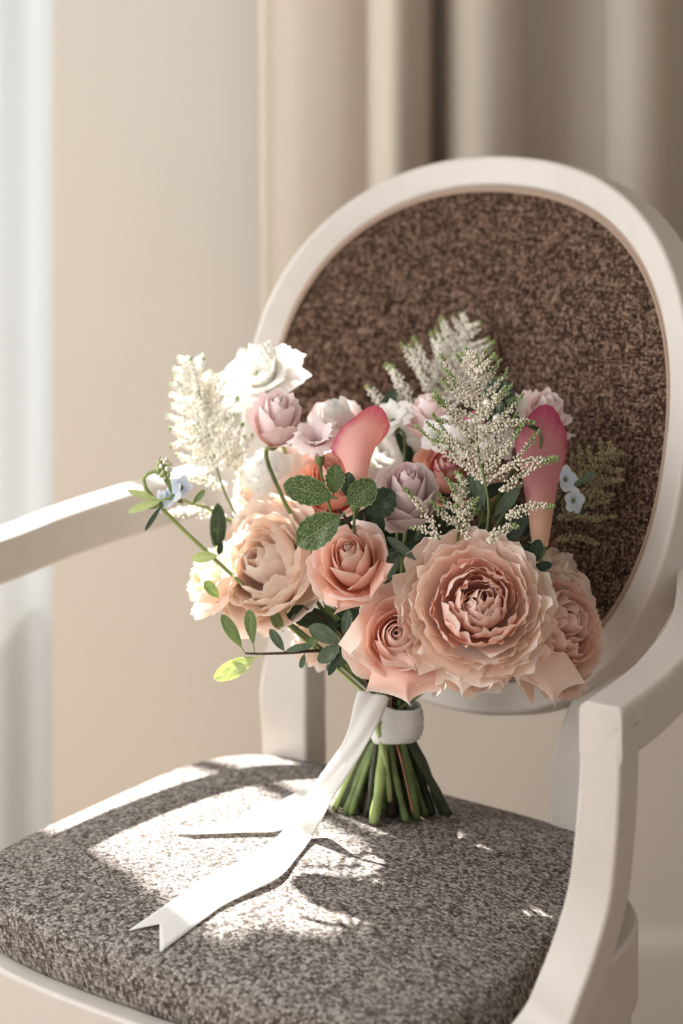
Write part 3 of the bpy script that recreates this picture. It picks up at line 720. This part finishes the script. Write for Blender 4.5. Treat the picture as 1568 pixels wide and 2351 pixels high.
# hanging outer petals of the two front roses
def hang(root, m, TL, TR, BR, tip, BL, seed, bulge=.008, pw=2.2):
    """a large outer petal that hangs or reaches out: top edge under the flower, lower edge drawn to a point"""
    inv = MATS[root.name].inverted(); vs, fs, uv = [], [], []; nu, nv = 14, 12
    c = [at(*p) for p in (TL, TR, BR, tip, BL)]
    for j in range(nv+1):
        v = j/nv
        for i in range(nu+1):
            u = i/nu; top = c[0].lerp(c[1], u)
            k = 1-abs(2*u-1); bot = (c[4].lerp(c[2], u)).lerp(c[3], k**pw)
            side = 1+.10*math.sin(v*PI)
            p = top.lerp(bot, v)+V((0, -1, .2))*(bulge*math.sin(v*PI*.85)*(1-(2*u-1)**2)-.003*(v**4))
            p += V((0, -1, .3))*(.0035*noise.noise(V((u*3, v*3, seed)))*v+.004*max(0, abs(2*u-1)-.7)*v)
            vs.append(inv @ p); uv.append((u, .25+.75*v))
    for j in range(nv):
        for i in range(nu):
            a = j*(nu+1)+i; fs.append((a, a+1, a+nu+2, a+nu+1))
    return pydata('petal', vs, fs, m, root, uv=uv)
hang(ROSE['r2'], P_pink, (860, 1520, 1.855), (985, 1505, 1.86), (1012, 1588, 1.845), (942, 1622, 1.838), (840, 1588, 1.85), 1)
hang(ROSE['r2'], P_pink, (860, 1470, 1.85), (1000, 1490, 1.85), (1040, 1528, 1.843), (960, 1545, 1.838), (880, 1530, 1.845), 2)
hang(ROSE['r2'], P_blush, (830, 1400, 1.865), (860, 1500, 1.86), (880, 1560, 1.85), (800, 1505, 1.845), (776, 1480, 1.855), 3)
hang(ROSE['r3'], P_pink, (850, 1340, 1.86), (875, 1290, 1.86), (905, 1295, 1.85), (890, 1330, 1.845), (850, 1375, 1.85), 4)
hang(ROSE['r3'], P_pink, (740, 1350, 1.862), (840, 1370, 1.865), (850, 1390, 1.85), (765, 1412, 1.85), (748, 1390, 1.852), 5)
hang(ROSE['r1'], P_blush, (960, 1470, 1.87), (1100, 1500, 1.86), (1110, 1570, 1.84), (1060, 1600, 1.838), (1020, 1560, 1.845), 8)
hang(ROSE['r1'], P_pink, (1080, 1490, 1.875), (1200, 1470, 1.875), (1205, 1520, 1.855), (1160, 1590, 1.85), (1100, 1560, 1.86), 9)
hang(ROSE['r6'], P_blush, (1190, 1480, 1.895), (1300, 1500, 1.89), (1345, 1570, 1.88), (1275, 1630, 1.875), (1185, 1560, 1.885), 10)

# ------------------------------------------------------------------ astilbe
plume('tall astilbe plume with green tips in front', at(1118, 1215, 1.875), at(1092, 812, 1.90), .062, 26, .0042, 3, M_budp, .28, M_budg, 50, .62, .55,
      extra=[(1150, 1130, 1280, 1048, 1.87, .0045, 60), (1150, 1080, 1285, 1107-50, 1.875, .004, 50), (1160, 1190, 1275, 1162, 1.865, .0045, 60), (1120, 1245, 1190, 1208, 1.86, .0045, 50),
             (1010, 1240, 928, 1120, 1.86, .0045, 56), (1075, 1240, 1045, 1155, 1.865, .0045, 40), (1050, 900, 1010, 815, 1.90, .0035, 30), (1085, 1000, 1000, 965, 1.885, .004, 44), (1100, 1060, 990, 1010, 1.885, .004, 44),
             (1130, 990, 1230, 970, 1.885, .004, 44), (1000, 1240, 945, 1212, 1.86, .003, 26), (1130, 920, 1170, 905, 1.89, .0035, 26)])
plume('sunlit white astilbe plume near the arm', at(535, 1170, 2.02), at(436, 822, 2.06), .046, 22, .0054, 7, M_budc, .08, M_budg, 80, .45, .6, bead=.0014,
      extra=[(520, 1190, 380, 1180, 2.04, .006, 60), (520, 1120, 385, 1100, 2.04, .006, 60), (500, 1030, 390, 1025, 2.04, .006, 56), (490, 990, 395, 985, 2.04, .005, 46), (470, 960, 436, 822, 2.04, .0045, 80), (500, 980, 530, 935, 2.04, .006, 40), (500, 1060, 430, 1060, 2.04, .006, 46),
             (540, 1080, 520, 960, 2.04, .006, 60), (550, 1160, 560, 1000, 2.04, .006, 60)])
plume('cream astilbe plume rising before the upholstery', at(995, 985, 2.07), at(1072, 735, 2.10), .058, 18, .0046, 9, M_budc, .16, M_steml, 56, .7, .5, bead=.0014,
      extra=[(960, 960, 885, 835, 2.06, .006, 56), (985, 900, 940, 792, 2.07, .005, 50), (1000, 880, 1012, 775, 2.08, .004, 40), (905, 985, 840, 885, 2.06, .0055, 52), (1050, 880, 1110, 820, 2.09, .004, 30), (1060, 900, 1135, 868, 2.08, .004, 34), (930, 940, 900, 840, 2.04, .006, 50)])
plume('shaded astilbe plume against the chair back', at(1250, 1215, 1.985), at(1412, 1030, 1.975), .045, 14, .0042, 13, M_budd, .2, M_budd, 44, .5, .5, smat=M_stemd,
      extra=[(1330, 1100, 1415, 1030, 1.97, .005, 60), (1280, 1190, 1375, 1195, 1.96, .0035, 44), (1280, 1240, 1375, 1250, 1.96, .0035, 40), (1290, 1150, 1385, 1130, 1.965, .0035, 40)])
plume('ivory astilbe spray low beside the lilac rose', at(1045, 1260, 1.88), at(1060, 1090, 1.90), .030, 10, .004, 17, M_budp, .4, M_budg, 36, .6, .5)
# green bud heads of stock
def budhead(label, px, py, Y, r, seed, ms, n=46):
    rg = random.Random(seed); vs, fs, mi = [], [], []; c = rel(at(px, py, Y))
    for k in range(n):
        th = k*GA; z = 1-2*(k+.5)/n; q = math.sqrt(max(0, 1-z*z)); p = c+V((math.cos(th)*q*r*.8, math.sin(th)*q*r*.8, z*r*1.05)); b = r*.26*rg.uniform(.7, 1.2); i0 = len(vs)
        vs += [p+V((x.x*b, x.y*b, x.z*b*1.3)) for x in ICO_V]; fs += [tuple(i0+z_ for z_ in g) for g in ICO_F]; mi += [rg.choice((0, 0, 1))]*len(ICO_F)
    s0 = len(fs); tube(catmull([c, c+V((-.004, 0, -.03)), rel(WRAP)], 6), .0016, 6, True, vs, fs); mi += [2]*(len(fs)-s0)
    o = pydata('stock_bud_head', vs, fs, ms, bq, mi=mi); o['label'] = label
budhead('green and white bud head above the roses', 1140, 925, 1.955, .016, 1, [L_grey, M_budc, M_stem])
budhead('white bud head at the top edge', 612, 815, 2.06, .009, 2, [M_budc, M_budc, M_steml])
budhead('pale green bud by the arm', 377, 1075, 1.93, .007, 3, [L_pale, M_budc, M_steml], 24)

# ------------------------------------------------------------------ foliage
sprig('variegated leaves over the pink rose', [(775, 1170, 1.85), (800, 1200, 1.87), (830, 1280, 1.9)],
      [(775, 1145, 652, 1112, 1.845, 96, L_vari, -.003, dict(teeth=.14, n=(-.1, -1, .35))), (765, 1140, 772, 1068, 1.85, 60, L_vari, 0, dict(teeth=.3, n=(.1, -1, .1))),
       (790, 1160, 862, 1110, 1.848, 92, L_vari, 0, dict(teeth=.16, n=(.2, -1, .2))), (792, 1178, 680, 1250, 1.84, 112, L_vari, -.004, dict(teeth=.13, n=(-.1, -1, .3))),
       (800, 1150, 800, 1085, 1.88, 60, L_dark)])
sprig('dark serrated leaf behind the lilac rose', [(835, 1180, 1.88), (850, 1230, 1.9)],
      [(838, 1185, 905, 1130, 1.885, 95, L_dark, 0, dict(teeth=.15)), (870, 1250, 850, 1165, 1.89, 80, L_dark)])
sprig('slender leaf sprig reaching past the rear leg', [(563, 1500, 1.90), (600, 1501, 1.90), (660, 1499, 1.90), (732, 1494, 1.905), (800, 1500, 1.93)],
      [(563, 1500, 510, 1412, 1.90, 46, L_mid, 0, dict(pet=.16, obov=.1)), (585, 1500, 570, 1402, 1.90, 50, L_mid, 0, dict(pet=.18, obov=.35)), (600, 1503, 488, 1560, 1.895, 60, L_pale, 0, dict(teeth=.1, pet=.12)),
       (655, 1498, 620, 1445, 1.90, 34, L_grey, 0, dict(pet=.1)), (650, 1498, 715, 1478, 1.90, 38, L_grey, 0, dict(pet=.08, n=(0, -.5, 1))), (700, 1498, 690, 1536, 1.90, 22, L_grey), (650, 1450, 625, 1405, 1.93, 44, L_mid), (700, 1497, 735, 1450, 1.93, 30, L_mid)], smat=M_twig, r=.0010)
sprig('grey-green leaves beside the lower pink rose', [(790, 1480, 1.885), (820, 1520, 1.92)],
      [(785, 1478, 710, 1437, 1.875, 62, L_grey, 0, dict(n=(-.1, -1, .6))), (785, 1475, 730, 1522, 1.87, 52, L_grey, 0, dict(teeth=.1)), (790, 1485, 752, 1553, 1.87, 28, L_dark), (800, 1495, 805, 1550, 1.89, 18, L_mid), (790, 1470, 800, 1400, 1.90, 40, L_grey)])
sprig('broad dark leaves under the peach rose', [(700, 1395, 1.93), (780, 1450, 1.94), (830, 1520, 1.95)],
      [(790, 1440, 655, 1400, 1.935, 80, L_dark), (760, 1400, 850, 1430, 1.92, 60, L_dark), (740, 1380, 800, 1470, 1.95, 60, L_mid), (830, 1420, 790, 1480, 1.94, 60, L_dark), (830, 1400, 880, 1370, 1.91, 50, L_grey), (720, 1370, 680, 1410, 1.95, 50, L_mid)], smat=M_twig)
sprig('blue-green leaf sprig over the arm', [(355, 1150, 1.925), (400, 1145, 1.93), (450, 1158, 1.99), (500, 1180, 2.04), (640, 1280, 2.07)],
      [(380, 1145, 290, 1175, 1.92, 30, L_pale), (370, 1150, 292, 1125, 1.92, 24, L_pale), (375, 1155, 330, 1220, 1.92, 18, L_dark), (400, 1150, 330, 1165, 1.93, 24, L_mid), (385, 1120, 368, 1050, 1.93, 26, L_mid), (440, 1160, 470, 1125, 1.93, 24, L_mid), (510, 1235, 500, 1275, 1.94, 20, L_dark, 0, {}), (395, 1140, 385, 1095, 1.925, 14, L_mid)], smat=M_steml)
sprig('green bract at the edge of the peach rose', [(505, 1258, 1.96), (530, 1290, 2.03)],
      [(505, 1275, 440, 1282, 1.93, 40, L_pale), (505, 1375, 470, 1335, 1.93, 40, L_mid), (508, 1240, 506, 1272, 1.92, 18, L_dark)], smat=M_steml)
sprig('dark leaf sprig among the front astilbe', [(1110, 1160, 1.90), (1110, 1240, 1.92)],
      [(1115, 1170, 1080, 1080, 1.895, 50, L_grey), (1110, 1180, 1070, 1110, 1.90, 44, L_grey), (1130, 1190, 1190, 1120, 1.905, 50, L_grey), (1080, 1250, 1030, 1160, 1.91, 60, L_dark), (1140, 1260, 1210, 1180, 1.91, 70, L_dark), (1180, 1200, 1160, 1120, 1.915, 50, L_dark), (960, 1290, 890, 1232, 1.87, 34, L_grey, 0, {}), (1100, 1270, 1120, 1200, 1.90, 60, L_dark), (1010, 1270, 990, 1180, 1.93, 60, L_dark)])
sprig('rounded leaves between the blush roses', [(1225, 1290, 1.885), (1200, 1340, 1.92)],
      [(1235, 1285, 1190, 1255, 1.885, 46, L_dark), (1215, 1300, 1240, 1240, 1.885, 54, L_dark), (1220, 1305, 1268, 1296, 1.885, 34, L_dark)])
sprig('long dark leaf tips beside the brown upholstery', [(1290, 1130, 1.95), (1250, 1190, 1.96)],
      [(1300, 1125, 1368, 1085, 1.95, 30, L_grey, 0, dict(obov=.4, droop=-.05)), (1290, 1150, 1345, 1180, 1.95, 24, L_dark), (1270, 1190, 1250, 1130, 1.96, 60, L_dark), (1260, 1230, 1225, 1170, 1.95, 60, L_dark)], smat=M_stemd)
sprig('curled pointed green bract on the magenta calla', [(1215, 975, 1.905), (1218, 1080, 1.92)], [(1218, 985, 1175, 948, 1.90, 14, L_dark), (1205, 975, 1240, 985, 1.905, 12, L_dark)], smat=M_stem)
# rear leaves added to block sun streaks falling through onto the seat
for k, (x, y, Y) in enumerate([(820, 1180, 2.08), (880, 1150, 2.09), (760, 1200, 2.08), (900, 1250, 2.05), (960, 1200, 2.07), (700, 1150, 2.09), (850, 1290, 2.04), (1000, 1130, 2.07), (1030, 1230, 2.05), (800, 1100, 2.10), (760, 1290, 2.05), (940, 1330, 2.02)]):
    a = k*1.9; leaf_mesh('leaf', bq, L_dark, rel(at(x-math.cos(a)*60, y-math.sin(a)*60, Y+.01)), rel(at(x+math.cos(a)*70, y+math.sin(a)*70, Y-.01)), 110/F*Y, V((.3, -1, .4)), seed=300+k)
inn = random.Random(77); k = 0  # inner greenery filling the gaps between flowers
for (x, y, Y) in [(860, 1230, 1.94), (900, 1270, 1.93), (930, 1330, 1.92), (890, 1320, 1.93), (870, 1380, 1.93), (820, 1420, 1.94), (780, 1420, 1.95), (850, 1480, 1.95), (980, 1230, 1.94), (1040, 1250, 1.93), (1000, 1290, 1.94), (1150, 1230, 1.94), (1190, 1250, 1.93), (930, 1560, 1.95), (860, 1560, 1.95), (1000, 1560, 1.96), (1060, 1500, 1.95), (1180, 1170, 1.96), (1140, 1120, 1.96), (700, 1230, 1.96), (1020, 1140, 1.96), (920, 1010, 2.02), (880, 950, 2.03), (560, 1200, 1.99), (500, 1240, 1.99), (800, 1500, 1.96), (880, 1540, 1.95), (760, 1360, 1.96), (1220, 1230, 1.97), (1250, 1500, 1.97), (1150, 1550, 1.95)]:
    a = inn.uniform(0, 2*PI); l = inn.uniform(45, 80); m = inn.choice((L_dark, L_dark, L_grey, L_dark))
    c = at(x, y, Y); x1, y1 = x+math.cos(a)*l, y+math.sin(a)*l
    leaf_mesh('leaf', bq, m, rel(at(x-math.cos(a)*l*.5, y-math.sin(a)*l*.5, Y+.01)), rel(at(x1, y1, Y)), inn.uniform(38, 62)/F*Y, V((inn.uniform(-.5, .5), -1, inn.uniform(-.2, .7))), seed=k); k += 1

# ------------------------------------------------------------------ stems below the tie
stems = [  # bottom px, bottom py, top offset px, depth shift, radius, material
 (768, 1868, -30, .010, .0034, M_steml), (785, 1852, -22, .006, .0032, M_stemd), (775, 1872, -10, .016, .0028, M_steml), (806, 1880, -16, .004, .0036, M_stem), (800, 1868, -24, .018, .0040, M_stemd),
 (830, 1886, -4, .012, .0036, M_stemd), (848, 1862, -20, -.010, .0034, M_stemd), (845, 1880, 0, .016, .0034, M_steml), (858, 1896, -12, -.008, .0052, M_steml), (880, 1870, 8, .010, .0036, M_stem),
 (892, 1838, -26, -.018, .0030, M_steml), (898, 1876, 6, .002, .0052, M_twig), (884, 1890, 16, .014, .0030, M_stem), (932, 1884, -4, -.006, .0034, M_stem), (916, 1878, 18, .012, .0036, M_stemd),
 (942, 1884, 18, .008, .0046, M_stemd), (956, 1882, 22, .000, .0046, M_stem), (946, 1868, 6, -.014, .0010, M_rust), (966, 1870, 30, .010, .0034, M_stemd), (978, 1872, 26, .006, .0028, M_stem),
 (868, 1884, 0, .022, .0040, M_stemd), (910, 1888, 8, .024, .0042, M_stemd), (1015, 1868, 36, .006, .0040, M_stemd), (1028, 1870, 30, -.004, .0044, M_stemd), (820, 1884, -8, .022, .0040, M_stemd), (935, 1890, 14, .022, .0040, M_stemd), (850, 1892, 4, .02, .0036, M_stem)]
for q in range(14):
    f = rnd.random(); stems.append((790+f*210, 1862+rnd.uniform(0, 22), -20+f*50, rnd.uniform(.0, .026), rnd.uniform(.0028, .0042), rnd.choice((M_stemd, M_stem, M_twig, M_stemd))))
for k, (bx, by, ox, dy, r, m) in enumerate(stems):
    d0 = BASE.y; p = on_seat(bx, min(by, 1896), 0.0)
    q = wc(p); bot = V((p.x, BASE.y+dy*1.2+(p.y-BASE.y)*.25, 0)); q = wc(bot); zz = seat_z(q.x, q.y)+.0015
    zpx = at(bx, by, bot.y).z; bot.z = max(zz, zpx)
    top = at(893+ox, 1655, 1.972+dy*.8); up = WRAP+V((ox*.8/F*2, dy*.6, .03))
    c = catmull([rel(up), rel(top), rel(top.lerp(bot, .5)+V((rnd.uniform(-.002, .002), 0, 0))), rel(bot)], 7)
    vs, fs = tube(c, [r*.84*(1+.10*math.sin(i*1.3+k)) for i in range(len(c))], 9)
    mi = [0]*len(fs); mi[-1] = 1
    o = pydata('stem', vs, fs, [m, M_cut], bq, mi=mi)
    o.data.polygons[len(fs)-1].use_smooth = False

# ------------------------------------------------------------------ ribbon: wrap and two tails
def wrapband(z0, r0, r1, h, tilt, seed):
    vs, fs = [], []; n, mrows = 64, 9
    for j in range(mrows+1):
        t = j/mrows
        for k in range(n):
            a = 2*PI*k/n; r = (r0+(r1-r0)*t)*(1+.04*noise.noise(V((math.cos(a)*2, math.sin(a)*2, seed+t*5))))+.0012*math.sin(t*PI)+.0006*math.sin(t*PI*5+seed)
            vs.append(rel(WRAP)+V((math.cos(a)*r+.006, math.sin(a)*r*.85, z0-h*t+tilt*math.cos(a)*.010+.0012*noise.noise(V((a*2, t, seed))))))
    for j in range(mrows):
        for k in range(n):
            a, b_ = j*n+k, j*n+(k+1) % n; fs.append((a, a+n, b_+n, b_))
    return vs, fs
wv, wf = [], []
for i, args in enumerate(((.010, .0200, .0215, .020, -.3, 1), (.000, .0212, .0208, .018, .25, 2), (-.004, .0205, .0195, .014, -.1, 3))):
    v_, f_ = wrapband(*args); b0 = len(wv); wv += v_; wf += [tuple(q+b0 for q in g) for g in f_]
wr = pydata('ribbon_wrap', wv, wf, M_ribbon, bq); wr['label'] = 'white silk ribbon wound round the stems'
s = wr.modifiers.new('t', 'SOLIDIFY'); s.thickness = .0006
def ribbon(rows, label, notch=None, seed=0):
    vs, fs = [], []; nu = 10
    Lp = catmull([r[0] for r in rows], 5); Rp = catmull([r[1] for r in rows], 5); n = len(Lp)
    for i in range(n):
        for k in range(nu+1):
            t = k/nu; p = Lp[i].lerp(Rp[i], t); f = i/(n-1)
            lift = .0010*math.sin(t*PI*3+i*.25+seed)*(1-f)+.0016*math.sin(t*PI+.4)*(1-f)
            if notch and i == n-1: pass
            vs.append(rel(p)+V((0, -lift, lift)))
    if notch is not None:                      # swallowtail end
        c_ = rel(notch); l_ = vs[(n-1)*(nu+1)].copy(); r_ = vs[(n-1)*(nu+1)+nu].copy(); q_ = n-1-9
        for k in range(nu+1):
            t = k/nu; e_k = l_.lerp(c_, t*2) if t <= .5 else c_.lerp(r_, t*2-1); b_k = vs[q_*(nu+1)+k].copy()
            for i in range(q_, n): vs[i*(nu+1)+k] = b_k.lerp(e_k, (i-q_)/9)
    for i in range(n-1):
        for k in range(nu):
            a = i*(nu+1)+k; fs.append((a, a+1, a+nu+2, a+nu+1))
    o = pydata('ribbon_tail', vs, fs, M_ribbon, bq); o['label'] = label
    s_ = o.modifiers.new('t', 'SOLIDIFY'); s_.thickness = .0004; return o
E1 = .0022
R_ = [((822, 1588, 1.944), (894, 1600, 1.946)), ((812, 1621, 1.943), (880, 1636, 1.940)), ((802, 1667, 1.940), (862, 1672, 1.934)), ((782, 1713, 1.936), (843, 1708, 1.930)), ((743, 1769, 1.935), (815, 1755, 1.927)), ((720, 1802, 1.936), (788, 1797, 1.925)), ((702, 1828, 1.940), (765, 1830, 1.925))]
rows = [(at(*a), at(*b_)) for a, b_ in R_]
for (a, b_, e) in [((663, 1879), (738, 1882), .012), ((638, 1920), (715, 1925), .004), ((555, 1974), (680, 1972), E1), ((491, 2006), (640, 2015), E1+.002), ((430, 2045), (560, 2055), E1+.001), ((383, 2076), (500, 2087), E1), ((330, 2113), (440, 2137), E1), ((295, 2137), (367, 2188), E1)]:
    rows.append((on_seat(*a, e), on_seat(*b_, e)))
ribbon(rows, 'long ribbon tail falling forward with a swallowtail end', on_seat(366, 2122, E1+.0005))
rows = [(on_seat(720, 1800, .010), on_seat(760, 1850, .008)), (on_seat(660, 1832, .004), on_seat(690, 1880, .004)), (on_seat(600, 1862, .003), on_seat(640, 1908, .003)), (on_seat(520, 1886, .003), on_seat(560, 1912, .003)), (on_seat(400, 1908, .003), on_seat(440, 1916, .003))]
ribbon(rows, 'second ribbon tail lying flat behind the first', None, 2)
for nm, p in (('legL', cw(-.15, 0, .46)), ('legR', cw(.15, 0, .46)), ('armcornerR', cw(.306, -.226, .676)), ('ovaltop', chair.matrix_basis @ bp_(0, BB, 0)), ('ovalbot', chair.matrix_basis @ bp_(0, -BB, 0)), ('ovalL', chair.matrix_basis @ bp_(-BA, 0, 0)), ('ovalR', chair.matrix_basis @ bp_(BA, 0, 0))):
    print(nm, [round(v) for v in project(p)])
